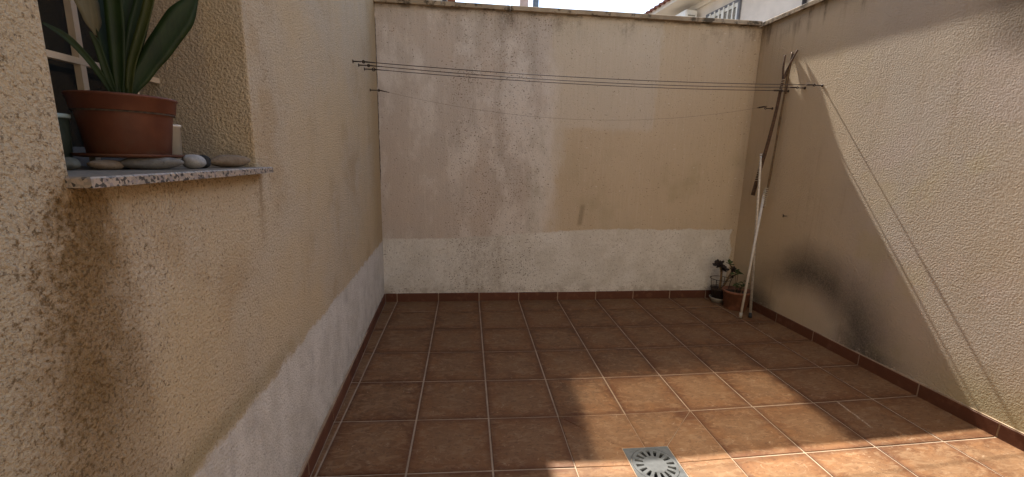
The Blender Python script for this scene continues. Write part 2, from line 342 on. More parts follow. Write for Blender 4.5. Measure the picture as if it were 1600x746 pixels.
MAT = {
 'left': mat_left(), 'back': mat_back(), 'right': mat_right(), 'tile': mat_tile(), 'skirt': mat_skirt(), 'grout': mat_grout(),
 'granite': mat_granite(), 'coping': mat_coping(),
 'wire': plain('galvanised_wire', (0.055, 0.042, 0.034), .6, .3), 'iron': plain('rusty_iron', (0.045, 0.030, 0.022), .7, .3, var=.4, sc_=120),
 'alu': plain('brushed_aluminium', (0.58, 0.55, 0.50), .35, .45, sc_=60), 'whiteplastic': plain('white_coated_tube', (0.55, 0.51, 0.45), .45, sc_=40, var=.1),
 'thinwire': plain('thin_grey_line', (0.22, 0.18, 0.14), .7), 'rubber': plain('black_rubber', (0.02, 0.02, 0.02), .8), 'wood': plain('weathered_dark_wood', (0.085, 0.048, 0.028), .85, var=.45, sc_=60, bumpd=.003),
 'cane': plain('brown_reed_cane', (0.135, 0.085, 0.04), .75, var=.4, sc_=50), 'string': plain('pale_string', (0.48, 0.41, 0.30), .95, var=.25, sc_=200),
 'drain': plain('grey_drain_casting', (0.085, 0.086, 0.084), .85, 0.0, .08, sc_=35, var=.12), 'dark': plain('dark_void', (0.012, 0.011, 0.010), .9),
 'pot': plain('terracotta_plastic', (0.175, 0.048, 0.018), .55, sc_=22, var=.3), 'pot2': plain('old_terracotta_pot', (0.20, 0.082, 0.045), .7, sc_=20, var=.25),
 'potdark': plain('dark_plastic_pot', (0.045, 0.030, 0.024), .6), 'bowl': plain('pale_grey_bowl', (0.34, 0.31, 0.26), .6),
 'soil': plain('dry_soil', (0.055, 0.036, 0.022), .95, var=.5, sc_=90, bumpd=.006),
 'leaf': mat_leaf('strap_leaf_green', (0.007, 0.016, 0.003), (0.015, 0.030, 0.006)), 'leafpale': mat_leaf('strap_leaf_pale', (0.022, 0.030, 0.006), (0.040, 0.046, 0.010)),
 'leafdry': mat_leaf('dry_leaf', (0.09, 0.075, 0.04), (0.13, 0.11, 0.06), .7),
 'leafdark': mat_leaf('dark_succulent_leaf', (0.020, 0.014, 0.014), (0.036, 0.024, 0.020)), 'leafgreen': mat_leaf('small_green_leaf', (0.035, 0.055, 0.015), (0.06, 0.085, 0.025)),
 'stem': plain('brown_plant_stem', (0.16, 0.10, 0.05), .8, var=.3, sc_=80),
 'stonegrey': mat_stone('grey_pebble', (0.11, 0.10, 0.09), (0.19, 0.178, 0.16)), 'stonelight': mat_stone('speckled_light_pebble', (0.24, 0.225, 0.21), (0.37, 0.355, 0.335)),
 'stonetan': mat_stone('tan_pebble', (0.15, 0.105, 0.066), (0.22, 0.165, 0.11)), 'stoneblack': mat_stone('black_pebble', (0.014, 0.013, 0.012), (0.026, 0.024, 0.022)),
 'stonegreen': mat_stone('greenish_pebble', (0.085, 0.085, 0.066), (0.14, 0.138, 0.11)),
 'bar': plain('cream_painted_bar', (0.56, 0.44, 0.31), .6, var=.12), 'frame': plain('grey_window_frame', (0.16, 0.155, 0.15), .5),
 'cup': plain('white_plastic_cup', (0.62, 0.56, 0.48), .5, var=.06), 'cupgreen': plain('dark_green_beaker', (0.035, 0.045, 0.035), .4), 'cupblue': plain('pale_blue_rim', (0.36, 0.47, 0.50), .5, var=.06),
 'nwall': plain('white_house_render', (0.62, 0.55, 0.48), .9, sc_=3, var=.08), 'nsoffit': plain('white_soffit', (0.66, 0.61, 0.55), .9, sc_=3, var=.05),
 'rooftile': plain('clay_roof_tile', (0.20, 0.075, 0.045), .85, var=.4, sc_=14), 'nframe': plain('grey_aluminium_frame', (0.14, 0.14, 0.15), .5), 'nwhite': plain('white_enamel', (0.74, 0.72, 0.67), .5, var=.06),
 'nslat': plain('shutter_slat', (0.27, 0.25, 0.21), .6), 'pipe': plain('brown_downpipe', (0.035, 0.026, 0.022), .6), 'ppost': plain('pinkish_masonry', (0.42, 0.30, 0.25), .9, sc_=3), 'gpost': plain('dark_grey_metal', (0.11, 0.125, 0.14), .5),
 'ground': plain('bare_ground', (0.20, 0.165, 0.12), .95, var=.3, sc_=2), 'rear': plain('cream_house_render', (0.46, 0.39, 0.30), .92, sc_=4, var=.1),
}
def mat_pot():
    g = G('terracotta_plastic_scuffed'); x, y, z = g.xyz()
    c = g.mix(g.step(g.noise(16, 5), .3, .7), (0.080, 0.023, 0.0095), (0.115, 0.035, 0.0145))
    c = g.mix(g.mul(g.step(g.noise(9, 6, .7, g.scale((1, 1, .5))), .56, .74), .35), c, (0.14, 0.070, 0.042))
    c = g.mix(g.mul(g.step(g.noise(120, 4, .7), .62, .70), .5), c, (0.08, 0.030, 0.015))
    c = g.mix(g.mul(g.inv(g.step(z, 1.39, 1.45)), g.step(g.noise(30, 5, .7), .40, .62), .5), c, (0.10, 0.055, 0.032))
    return g.done(c, .58, g.bump(g.noise(60, 4), .2, .002), spec=.35)
MAT['pot'] = mat_pot()
def mat_glass():
    g = G('dark_window_glass'); return g.done(g.mix(g.noise(3), (0.010, 0.012, 0.012), (0.022, 0.026, 0.026)), .08, spec=.5)
MAT['glass'] = mat_glass()

# ------------------------------------------------------------------ mesh helpers
def link(name, me, mat, parent=None, smooth=False):
    o = bpy.data.objects.new(name, me); COL.objects.link(o)
    if mat and not me.materials: me.materials.append(MAT[mat] if isinstance(mat, str) else mat)
    if parent:
        o.parent = parent; o.matrix_parent_inverse = Matrix.Translation(-root_loc(parent))
    if smooth:
        for p in me.polygons: p.use_smooth = True
    return o
def root_loc(o):
    v = Vector(o.location)
    # children of moved parts sit in world coordinates through their inverse
    if o.parent: v = o.matrix_parent_inverse.translation + v + root_loc(o.parent)
    return v
def mesh(name, vs, fs):
    me = bpy.data.meshes.new(name); me.from_pydata([tuple(v) for v in vs], [], fs); me.validate(); me.update(); return me
def tag(o, label=None, cat=None, group=None, kind=None):
    if label: o['label'] = label
    if cat: o['category'] = cat
    if group: o['group'] = group
    if kind: o['kind'] = kind
    return o
def thing(name, loc, label, cat, group=None):
    o = bpy.data.objects.new(name, None); COL.objects.link(o); o.location = loc; o.empty_display_size = .05
    return tag(o, label, cat, group)
class MB:
    def __init__(s): s.v = []; s.f = []
    def add(s, vs, fs):
        k = len(s.v); s.v += [tuple(v) for v in vs]; s.f += [tuple(i + k for i in f) for f in fs]; return s
    def hexa(s, p):       # 8 points: bottom ring of 4, top ring of 4
        return s.add(p, [(3, 2, 1, 0), (4, 5, 6, 7), (0, 1, 5, 4), (1, 2, 6, 5), (2, 3, 7, 6), (3, 0, 4, 7)])
    def box(s, a, b):
        (x0, y0, z0), (x1, y1, z1) = a, b
        return s.hexa([(x0, y0, z0), (x1, y0, z0), (x1, y1, z0), (x0, y1, z0), (x0, y0, z1), (x1, y0, z1), (x1, y1, z1), (x0, y1, z1)])
    def tube(s, pts, rad, n=8, cap=True):
        pts = [Vector(p) for p in pts]; k = len(s.v); rads = rad if isinstance(rad, (list, tuple)) else [rad]*len(pts)
        prev = None
        for i, p in enumerate(pts):
            d = (pts[min(i+1, len(pts)-1)] - pts[max(i-1, 0)]).normalized()
            if prev is None:
                a = d.cross(Vector((0, 0, 1)) if abs(d.z) < .9 else Vector((1, 0, 0))).normalized()
            else:
                a = (prev - d*prev.dot(d)).normalized()
            prev = a; b = d.cross(a)
            for j in range(n):
                t = 2*math.pi*j/n; s.v.append(tuple(p + (a*math.cos(t) + b*math.sin(t))*rads[i]))
        for i in range(len(pts)-1):
            for j in range(n):
                s.f.append((k+i*n+j, k+i*n+(j+1) % n, k+(i+1)*n+(j+1) % n, k+(i+1)*n+j))
        if cap:
            s.f.append(tuple(k+j for j in reversed(range(n)))); e = k+(len(pts)-1)*n; s.f.append(tuple(e+j for j in range(n)))
        return s
    def lathe(s, prof, c=(0, 0, 0), n=40, closed=False):
        k = len(s.v); c = Vector(c)
        for r, z in prof:
            for j in range(n):
                t = 2*math.pi*j/n; s.v.append((c.x + r*math.cos(t), c.y + r*math.sin(t), c.z + z))
        for i in range(len(prof)-1):
            for j in range(n): s.f.append((k+i*n+j, k+i*n+(j+1) % n, k+(i+1)*n+(j+1) % n, k+(i+1)*n+j))
        if prof[0][0] > 0 and not closed: s.f.append(tuple(k+j for j in reversed(range(n))))
        if prof[-1][0] > 0 and not closed: e = k+(len(prof)-1)*n; s.f.append(tuple(e+j for j in range(n)))
        return s
    def torus(s, c, R, r, axis='z', n=18, m_=8):
        pts = []
        for i in range(n+1):
            t = 2*math.pi*i/n; a, b = R*math.cos(t), R*math.sin(t)
            pts.append(Vector(c) + Vector({'z': (a, b, 0), 'x': (0, a, b), 'y': (a, 0, b)}[axis]))
        return s.tube(pts, r, m_, False)
    def build(s, name, mat, parent=None, smooth=False): return link(name, mesh(name, s.v, s.f), mat, parent, smooth)

# ------------------------------------------------------------------ ground and patio floor
tag(MB().add([(-400, -400, -.30), (400, -400, -.30), (400, 400, -.30), (-400, 400, -.30)], [(0, 1, 2, 3)]).build('ground', 'ground'), kind='structure')
Y_REAR = -4.60
def build_floor():
    xs = [-.2 + .1*i for i in range(39)]; ys = [Y_REAR - .1 + .1*i for i in range(51)]
    vs = [(x, y, floor_z(x, y) - .0022) for y in ys for x in xs]; nx = len(xs)
    fs = [(j*nx+i, j*nx+i+1, (j+1)*nx+i+1, (j+1)*nx+i) for j in range(len(ys)-1) for i in range(nx-1)
          if not (abs(xs[i]+.05-XD) < .06 and abs(ys[j]+.05-YD) < .06)]
    me = mesh('patio_floor', vs, fs); fl = link('patio_floor', me, 'grout', None, True); tag(fl, 'terracotta tiled patio floor sloping to a drain', None, kind='structure')
    return fl
FLOOR = build_floor()
GAP = .0047
def tile_piece(poly):
    """poly: corners counter-clockwise in metres; inset by half the joint, arrised edge, follows the fall of the floor"""
    c = sum((Vector(p) for p in poly), Vector((0, 0)))/len(poly)
    def inset(d):
        out = []; n = len(poly)
        for i in range(n):
            p0, p1, p2 = Vector(poly[i-1]), Vector(poly[i]), Vector(poly[(i+1) % n])
            e1 = (p1-p0).normalized(); e2 = (p2-p1).normalized(); n1 = Vector((-e1.y, e1.x)); n2 = Vector((-e2.y, e2.x))
            b = (n1+n2); b = b/max(.25, b.dot(n1)); out.append(p1 + b*d)
        return out
    dz = random.uniform(-.0006, .0006); tx, ty = random.uniform(-.002, .002), random.uniform(-.002, .002)
    rings = []
    for d, h in ((GAP, -.006), (GAP, .0002), (GAP+.0016, .0014), (GAP+.005, .0017)):
        rings.append([Vector((p.x - c.x, p.y - c.y, floor_z(p.x, p.y) + h + dz + tx*(p.x-c.x) + ty*(p.y-c.y))) for p in inset(d)])
    n = len(poly); vs = [v for r in rings for v in r]; fs = []
    for k in range(3):
        for i in range(n): fs.append((k*n+i, k*n+(i+1) % n, (k+1)*n+(i+1) % n, (k+1)*n+i))
    fs.append(tuple(3*n+i for i in range(n)))
    o = link('tile', mesh('tile', vs, fs), 'tile', FLOOR); o.location = (c.x, c.y, 0)
SK = .011                                     # skirting thickness
for r in range(-1, 12):
    for c in range(-1, 9):
        y1 = min(-r*T, Y_BACK - SK); y0 = -(r+1)*T
        if r == -1: y0 = 0.0; y1 = Y_BACK - SK
        if y0 < Y_REAR: y0 = Y_REAR + .01
        if y1 - y0 < .03: continue
        x0, x1 = c*T, (c+1)*T
        xa, xb = x0, x0; xc, xd = x1, x1
        if c == -1: xa, xb = left_x(y0) + SK, left_x(y1) + SK
        if c == 8: xc, xd = right_x(y0) - SK, right_x(y1) - SK
        if c == -1 and min(xc - xa, xd - xb) < .015: continue
        if c == 0 and min(-left_x(y0), -left_x(y1)) - SK < .015: xa, xb = left_x(y0) + SK, left_x(y1) + SK
        if c in (3, 4) and r in (4, 5):
            s = .122 + .002; sx = -1 if c == 3 else 1; sy = 1 if r == 4 else -1
            A = (XD + sx*T, YD + sy*T); D = (XD + sx*s, YD + sy*s)
            p1 = [A, D, (XD, YD + sy*s), (XD, YD + sy*T)]; p2 = [A, (XD + sx*T, YD), (XD + sx*s, YD), D]
            for p in (p1, p2):
                ar = sum(p[i-1][0]*p[i][1] - p[i][0]*p[i-1][1] for i in range(4))
                old = GAP; GAP = .0016
                tile_piece(p if ar > 0 else p[::-1]); GAP = old
            continue
        tile_piece([(xa, y0), (xc, y0), (xd, y1), (xb, y1)])

# ------------------------------------------------------------------ floor drain
def build_drain():
    zt = floor_z(XD, YD) + .004
    d = thing('floor_drain', (XD, YD, zt), 'square grey floor drain with round slotted grate between the tiles', 'drain')
    def P(r, t, z): return (XD + r*math.cos(t), YD + r*math.sin(t), zt + z)
    N = 96; half = .121
    def sq(t):
        c, s_ = math.cos(t), math.sin(t); k = half/max(abs(c), abs(s_)); return (c*k, s_*k)
    b = MB(); ring = lambda f: [f(2*math.pi*i/N) for i in range(N)]
    R0 = ring(lambda t: (XD + sq(t)[0], YD + sq(t)[1], zt - .02)); R1 = ring(lambda t: (XD + sq(t)[0], YD + sq(t)[1], zt))
    R2 = ring(lambda t: P(.1135, t, 0)); R3 = ring(lambda t: P(.1125, t, -.012))
    b.add(R0 + R1 + R2 + R3, [(k*N+i, k*N+(i+1) % N, (k+1)*N+(i+1) % N, (k+1)*N+i) for k in range(3) for i in range(N)])
    b.build('plate', 'drain', d)
    g = MB(); r_out, r_so, r_si = .1115, .097, .0575; zt2 = .0005
    prof = [(r_out, -.010), (r_out, zt2 - .001), (r_out - .0015, zt2), (r_so, zt2), (r_so, -.010)]
    vs = [P(r, 2*math.pi*i/N, z) for r, z in prof for i in range(N)]
    g.add(vs, [(k*N+i, k*N+(i+1) % N, ((k+1) % 5)*N+(i+1) % N, ((k+1) % 5)*N+i) for k in range(4) for i in range(N)])
    vs = [P(r, 2*math.pi*i/N, z) for r, z in ((r_si, -.010), (r_si, zt2), (.0006, zt2 + .0008)) for i in range(N)]
    g.add(vs, [(k*N+i, k*N+(i+1) % N, (k+1)*N+(i+1) % N, (k+1)*N+i) for k in range(2) for i in range(N)])
    gr = g.build('grate', 'drain', d)
    for i in range(16):
        t = 2*math.pi*(i+.5)/16; ca, sa = math.cos(t), math.sin(t); w0, w1 = .0062, .0095
        def Q(r, w, z): return (XD + r*ca - w*sa, YD + r*sa + w*ca, zt + z)
        MB().hexa([Q(r_si-.002, -w0, -.010), Q(r_so+.001, -w1, -.010), Q(r_so+.001, w1, -.010), Q(r_si-.002, w0, -.010),
                   Q(r_si-.002, -w0, zt2-.0004), Q(r_so+.001, -w1, zt2-.0004), Q(r_so+.001, w1, zt2-.0004), Q(r_si-.002, w0, zt2-.0004)]).build('spoke', 'drain', gr)
    MB().lathe([(.0001, -.07), (.104, -.07), (.106, -.011)], (XD, YD, zt), 32, True).build('cup', 'dark', d)
build_drain()

# ------------------------------------------------------------------ walls
def skirting(root, name_pts, side):
    """name_pts: list of (a, b) foot points along the wall face, side = inward normal (x, y)"""
    n = Vector((*side, 0))
    for a, b in name_pts:
        a = Vector((*a, 0)); b = Vector((*b, 0)); e = (b-a).normalized()*.0042
        a2, b2 = a+e, b-e; h = .081 + random.uniform(-.0008, .0008); th = SK + random.uniform(-.0006, .0006)
        za, zb = floor_z(a.x, a.y), floor_z(b.x, b.y); Z = Vector((0, 0, 1)); o = n*.0005
        m_ = MB(); lo = [a2+o, b2+o, b2+n*th, a2+n*th]
        zz = [za, zb, zb, za]
        r0 = [p + Z*(q - .004) for p, q in zip(lo, zz)]; r1 = [p + Z*(q + h - (.003 if i > 1 else 0)) for i, (p, q) in enumerate(zip(lo, zz))]
        top = [a2+o, b2+o, b2+n*(th-.003), a2+n*(th-.003)]; r2 = [p + Z*(q + h) for p, q in zip(top, zz)]
        vs = r0 + r1 + r2; fs = [(3, 2, 1, 0)]
        for k in (0, 1):
            for i in range(4): fs.append((k*4+i, k*4+(i+1) % 4, (k+1)*4+(i+1) % 4, (k+1)*4+i))
        fs.append((8, 9, 10, 11)); me = mesh('skirting_tile', vs, fs)
        bm = bmesh.new(); bm.from_mesh(me); bmesh.ops.recalc_face_normals(bm, faces=bm.faces); bm.to_mesh(me); bm.free()
        link('skirting_tile', me, 'skirt', root)
    a = Vector((*name_pts[0][0], 0)); b = Vector((*name_pts[-1][1], 0)); k = SK*.85
    gm = MB(); za, zb = floor_z(a.x, a.y) - .01, floor_z(b.x, b.y) - .01; Z = Vector((0, 0, 1))
    gm.hexa([a+Z*za, b+Z*zb, b+n*k+Z*zb, a+n*k+Z*za, a+Z*.076, b+Z*.076, b+n*k+Z*.076, a+n*k+Z*.076])
    me = mesh('grout_bed', gm.v, gm.f); bm = bmesh.new(); bm.from_mesh(me); bmesh.ops.recalc_face_normals(bm, faces=bm.faces); bm.to_mesh(me); bm.free()
    link('grout_bed', me, 'grout', root)

def coping(root, pts, thick, over, inward, z0=H_WALL, step=.62, hh=.038):
    """slabs along the line pts[0] -> pts[1] (the wall face); inward = unit normal into the patio"""
    a, b = Vector((*pts[0], 0)), Vector((*pts[1], 0)); L = (b-a).length; e = (b-a)/L; n = Vector((*inward, 0)); k = max(1, round(L/step))
    for i in range(k):
        p, q = a + e*(L*i/k + .002), a + e*(L*(i+1)/k - .002); dz = random.uniform(-.0015, .0015); z = z0 + dz
        f, g_ = n*(over + random.uniform(-.0012, .0012)), n*(-thick)
        m_ = MB(); c = .005; Z = Vector((0, 0, 1))
        low = [p+g_, q+g_, q+f, p+f]
        ins = [p+g_, q+g_, q+f-n*c, p+f-n*c]
        vs = [v + Z*z for v in low] + [v + Z*(z+hh-c) for v in low] + [v + Z*(z+hh+(.006 if j < 2 else 0)) for j, v in enumerate(ins)]
        fs = [(3, 2, 1, 0)] + [(kk*4+j, kk*4+(j+1) % 4, (kk+1)*4+(j+1) % 4, (kk+1)*4+j) for kk in (0, 1) for j in range(4)] + [(8, 9, 10, 11)]
        me = mesh('coping_slab', vs, fs); bm = bmesh.new(); bm.from_mesh(me); bmesh.ops.recalc_face_normals(bm, faces=bm.faces); bm.to_mesh(me); bm.free()
        link('coping_slab', me, 'coping', root)

XB_L, XB_R = left_x(Y_BACK), right_x(Y_BACK)
bw = thing('boundary_wall', (1.7, Y_BACK, 0), 'back boundary wall, patchy grey and ochre paint above a white painted foot', 'wall', 'patio boundary walls')
MB().box((XB_L - .30, Y_BACK, -.28), (XB_R + .24, Y_BACK + .20, H_WALL)).build('wall_body', 'back', bw)
coping(bw, [(XB_L - .02, Y_BACK), (XB_R - .036, Y_BACK)], .23, .045, (0, -1))
xs = [XB_L + SK] + [c*T for c in range(0, 9)] + [XB_R - SK]
skirting(bw, [((xs[i], Y_BACK), (xs[i+1], Y_BACK)) for i in range(len(xs)-1) if xs[i+1]-xs[i] > .02], (0, -1))

Y_END = Y_REAR
rw = thing('boundary_wall', (right_x(-2), -2, 0), 'right boundary wall of rough ochre stucco with an arch of black soot', 'wall', 'patio boundary walls')
def wall_slab(face, y0, y1, z0, z1, th, name, mat, root):
    s_ = 1 if th > 0 else -1
    m_ = MB().hexa([(face(y0), y0, z0), (face(y0)+th, y0, z0), (face(y1)+th, y1, z0), (face(y1), y1, z0), (face(y0), y0, z1), (face(y0)+th, y0, z1), (face(y1)+th, y1, z1), (face(y1), y1, z1)])
    me = mesh(name, m_.v, m_.f); bm = bmesh.new(); bm.from_mesh(me); bmesh.ops.recalc_face_normals(bm, faces=bm.faces); bm.to_mesh(me); bm.free()
    return link(name, me, mat, root)
wall_slab(right_x, Y_END, Y_BACK - .002, -.28, H_WALL, .20, 'wall_body', 'right', rw)
coping(rw, [(right_x(Y_END), Y_END), (right_x(Y_BACK+.23), Y_BACK + .23)], .23, .0232, (-1, 0))
ys = [Y_BACK - SK] + [-r*T for r in range(0, 12)]
skirting(rw, [((right_x(ys[i]), ys[i]), (right_x(ys[i+1]), ys[i+1])) for i in range(len(ys)-1)], (-1, 0))

# ------------------------------------------------------------------ house on the left, with its window
WY0, WY1, WZ0, WZ1, REV = -2.927, -2.226, 1.338, 2.45, .34
hs = thing('house', (left_x(-2), -2, 0), 'ochre stucco house on the left with a barred window and stained wall', 'house')
def build_facade():
    TOPZ, TH = 5.6, .42
    ys_ = [Y_REAR - .3, WY0, WY1, 2.5]; zs_ = [-.28, WZ0, WZ1, TOPZ]
    m_ = MB(); F = lambda y, z, o=0: (left_x(y) + o, y, z)
    for i in range(3):
        for j in range(3):
            if i == 1 and j == 1: continue
            y0, y1, z0, z1 = ys_[i], ys_[i+1], zs_[j], zs_[j+1]
            m_.add([F(y0, z0), F(y1, z0), F(y1, z1), F(y0, z1)], [(0, 1, 2, 3)])
    for (ya, za, yb, zb) in ((WY0, WZ0, WY1, WZ0), (WY1, WZ0, WY1, WZ1), (WY1, WZ1, WY0, WZ1), (WY0, WZ1, WY0, WZ0)):
        m_.add([F(ya, za), F(yb, zb), F(yb, zb, -TH), F(ya, za, -TH)], [(0, 1, 2, 3)])
    y0, y1 = ys_[0], ys_[-1]
    m_.add([F(y0, -.28, -TH), F(y1, -.28, -TH), F(y1, TOPZ, -TH), F(y0, TOPZ, -TH)], [(3, 2, 1, 0)])
    m_.add([F(y1, -.28), F(y1, TOPZ), F(y1, TOPZ, -TH), F(y1, -.28, -TH)], [(3, 2, 1, 0)]); m_.add([F(y0, TOPZ), F(y1, TOPZ), F(y1, TOPZ, -TH), F(y0, TOPZ, -TH)], [(0, 1, 2, 3)])
    me = mesh('facade', m_.v, m_.f)
    bm = bmesh.new(); bm.from_mesh(me); bmesh.ops.remove_doubles(bm, verts=bm.verts, dist=.0005)
    ed = [e for e in bm.edges if len(e.link_faces) == 2 and e.calc_face_angle() > .5 and all(abs(v.co.x - left_x(v.co.y)) < .01 and v.co.z < 3 and WY0-.01 < v.co.y < WY1+.01 for v in e.verts)]
    bmesh.ops.bevel(bm, geom=ed, offset=.007, segments=3, affect='EDGES', profile=.5)
    bm.to_mesh(me); bm.free()
    link('facade', me, 'left', hs)
build_facade()
ys = [Y_BACK - .0005] + [-r*T for r in range(0, 11)]
skirting(hs, [((left_x(ys[i]), ys[i]), (left_x(ys[i+1]), ys[i+1])) for i in range(len(ys)-1)], (1, 0))

m_ = MB(); F_ = lambda y, z, k: (left_x(y) + k, y, z)
m_.hexa([F_(Y_REAR-.3, 5.61, -.6), F_(Y_REAR-.3, 5.61, .88), F_(2.6, 5.61, .88), F_(2.6, 5.61, -.6), F_(Y_REAR-.3, 5.85, -.6), F_(Y_REAR-.3, 5.76, .88), F_(2.6, 5.76, .88), F_(2.6, 5.85, -.6)])
m_.build('added_shade_eave', 'nsoffit', hs)  # unseen deep overhang added to shade the left end of the sunlit floor strip
def build_window():
    xf = left_x(-2.55) - REV
    w = MB(); fw = .05; d0, d1 = xf - .045, xf
    y0, y1, z0, z1 = WY0 + .001, WY1 - .001, 1.358, WZ1 - .001
    for a, b in (((d0, y0, z0), (d1, y0+fw, z1)), ((d0, y1-fw, z0), (d1, y1, z1)), ((d0, y0+fw, z0), (d1, y1-fw, z0+fw)), ((d0, y0+fw, z1-fw), (d1, y1-fw, z1)),
                 ((d0+.002, -2.60, z0+fw), (d1+.004, -2.545, z1-fw))):
        w.box(a, b)
    win = w.build('window', 'frame', hs)
    MB().box((d0 + .016, y0+fw, z0+fw), (d0 + .022, y1-fw, z1-fw)).build('pane', 'glass', win)
    bx = xf + .055; r = .0078
    for yb in (-2.835, -2.665, -2.495, -2.325):
        MB().box((bx - r, yb - r, 1.345), (bx + r, yb + r, WZ1 + .005)).build('grille_bar', 'bar', win)
    for zb in (1.618, 1.88, 2.14):
        MB().box((bx - r + .001, WY0 - .004, zb - r), (bx + r + .0015, WY1 + .004, zb + r)).build('grille_bar', 'bar', win)
    s = MB(); ya, yb = WY0 - .012, WY1 + .034; o = .040; zt, zb_ = 1.357, 1.338
    F = lambda y, z, k: (left_x(y) + k, y, z)
    # slab between the jambs plus a nosing whose horns run past them
    s.hexa([F(WY0+.001, zb_, -REV-.03), F(WY0+.001, zb_, 0.0), F(WY1-.001, zb_, 0.0), F(WY1-.001, zb_, -REV-.03), F(WY0+.001, zt, -REV-.03), F(WY0+.001, zt, 0.0), F(WY1-.001, zt, 0.0), F(WY1-.001, zt, -REV-.03)])
    c = .003
    s.add([F(ya, zb_, .0005), F(ya, zb_, o), F(yb, zb_, o), F(yb, zb_, .0005), F(ya, zt-c, .0005), F(ya, zt-c, o), F(yb, zt-c, o), F(yb, zt-c, .0005),
           F(ya+c, zt, .0005), F(ya+c, zt, o-c), F(yb-c, zt, o-c), F(yb-c, zt, .0005)],
          [(3, 2, 1, 0), (0, 1, 5, 4), (1, 2, 6, 5), (2, 3, 7, 6), (4, 5, 9, 8), (5, 6, 10, 9), (6, 7, 11, 10), (8, 9, 10, 11)])
    tag(s.build('window_sill', 'granite', hs), 'speckled granite window sill with stained left end')
build_window()
SILL = 1.357

# ------------------------------------------------------------------ things on the sill
def pebble(c, half, rot, mat, label, seed):
    rnd = random.Random(seed); bm = bmesh.new(); bmesh.ops.create_icosphere(bm, subdivisions=3, radius=1)
    ph = [rnd.uniform(0, 6.28) for _ in range(6)]
    for v in bm.verts:
        p = v.co.copy(); k = 1 + .07*math.sin(2.1*p.x + ph[0]) * math.cos(1.7*p.y + ph[1]) + .06*math.sin(3.3*p.z + 2*p.x + ph[2]) + .04*math.sin(4.1*p.y + ph[3])
        sx = math.copysign(abs(p.x)**.85, p.x)
        v.co = Vector((sx*half[0]*k, p.y*half[1]*k, p.z*half[2]*k))
    zmin = min(v.co.z for v in bm.verts)
    for v in bm.verts: v.co.z -= zmin
    me = bpy.data.meshes.new('pebble'); bm.to_mesh(me); bm.free()
    o = link('pebble', me, mat, None, True); o.location = c; o.rotation_euler = (0, 0, rot)
    return tag(o, label, 'pebble', 'pebbles on the window sill')
pebble((-.0935, -2.598, SILL), (.060, .024, .0145), math.radians(35), 'stonegrey', 'long flat grey pebble lying under the front of the red saucer', 1)
pebble((-.055, -2.503, SILL), (.026, .025, .0195), .4, 'stonelight', 'round speckled light grey pebble beside the right edge of the saucer', 2)
pebble((-.150, -2.655, SILL), (.034, .020, .013), math.radians(70), 'stonetan', 'brown pebble under the saucer between the green and the long grey one', 3)
pebble((-.190, -2.708, SILL), (.030, .020, .0135), math.radians(80), 'stonegreen', 'greenish grey pebble at the left end of the row under the saucer', 4)
pebble((-.050, -2.325, SILL), (.072, .026, .0185), math.radians(78), 'stonetan', 'long tan pebble at the right end of the granite sill', 5)
pebble((-.072, -2.438, SILL), (.024, .020, .0185), .9, 'stoneblack', 'small black pebble between the speckled and the long tan pebble', 6)
pebble((-.19, -2.50, SILL), (.034, .026, .0138), .2, 'stonegrey', 'grey pebble at the back under the middle of the red saucer', 9)

PX, PY = -.165, -2.555; Z_S = SILL + .0275
sa = MB().lathe([(.088, 0), (.104, .002), (.109, .009), (.106, .009), (.100, .004), (.001, .004)], (PX, PY, Z_S), 48, True)
tag(sa.build('plant_saucer', 'pot', None, True), 'round red plastic saucer resting on pebbles under the big pot', 'saucer')

def ribbon(path, widths, fold=.25, nrm=None):
    """strap leaf: path of points, half widths, V-folded across its width; has two sides and thickness"""
    path = [Vector(p) for p in path]; n = len(path); top = []; 
    for i, p in enumerate(path):
        d = (path[min(i+1, n-1)] - path[max(i-1, 0)]).normalized()
        side = d.cross(nrm).normalized(); up = side.cross(d).normalized(); w = widths[i]
        top.append([p + side*w*u + up*(abs(u)*w*fold) for u in (-1, -.5, 0, .5, 1)] + [p - up*.0012 + side*w*u*.98 + up*(abs(u)*w*fold) for u in (1, .5, 0, -.5, -1)])
    m_ = MB(); vs = [v for r in top for v in r]; k = 10
    fs = [(i*k+j, i*k+(j+1) % k, (i+1)*k+(j+1) % k, (i+1)*k+j) for i in range(n-1) for j in range(k)]
    fs.append(tuple(reversed(range(k)))); fs.append(tuple((n-1)*k+j for j in range(k)))
    return m_.add(vs, fs)
def smooth_path(pts, n=10):
    pts = [Vector(p) for p in pts]; out = []
    for i in range(len(pts)-1):
        p0, p1, p2, p3 = pts[max(i-1, 0)], pts[i], pts[i+1], pts[min(i+2, len(pts)-1)]
        for k in range(n):
            t = k/n; out.append(.5*((2*p1) + (p2-p0)*t + (2*p0-5*p1+4*p2-p3)*t*t + (3*p1-p0-3*p2+p3)*t**3))
    return out + [pts[-1]]
def bez(a, b, c, n=14):
    a, b, c = Vector(a), Vector(b), Vector(c); return [a*(1-t)**2 + b*2*t*(1-t) + c*t*t for t in [i/(n-1) for i in range(n)]]

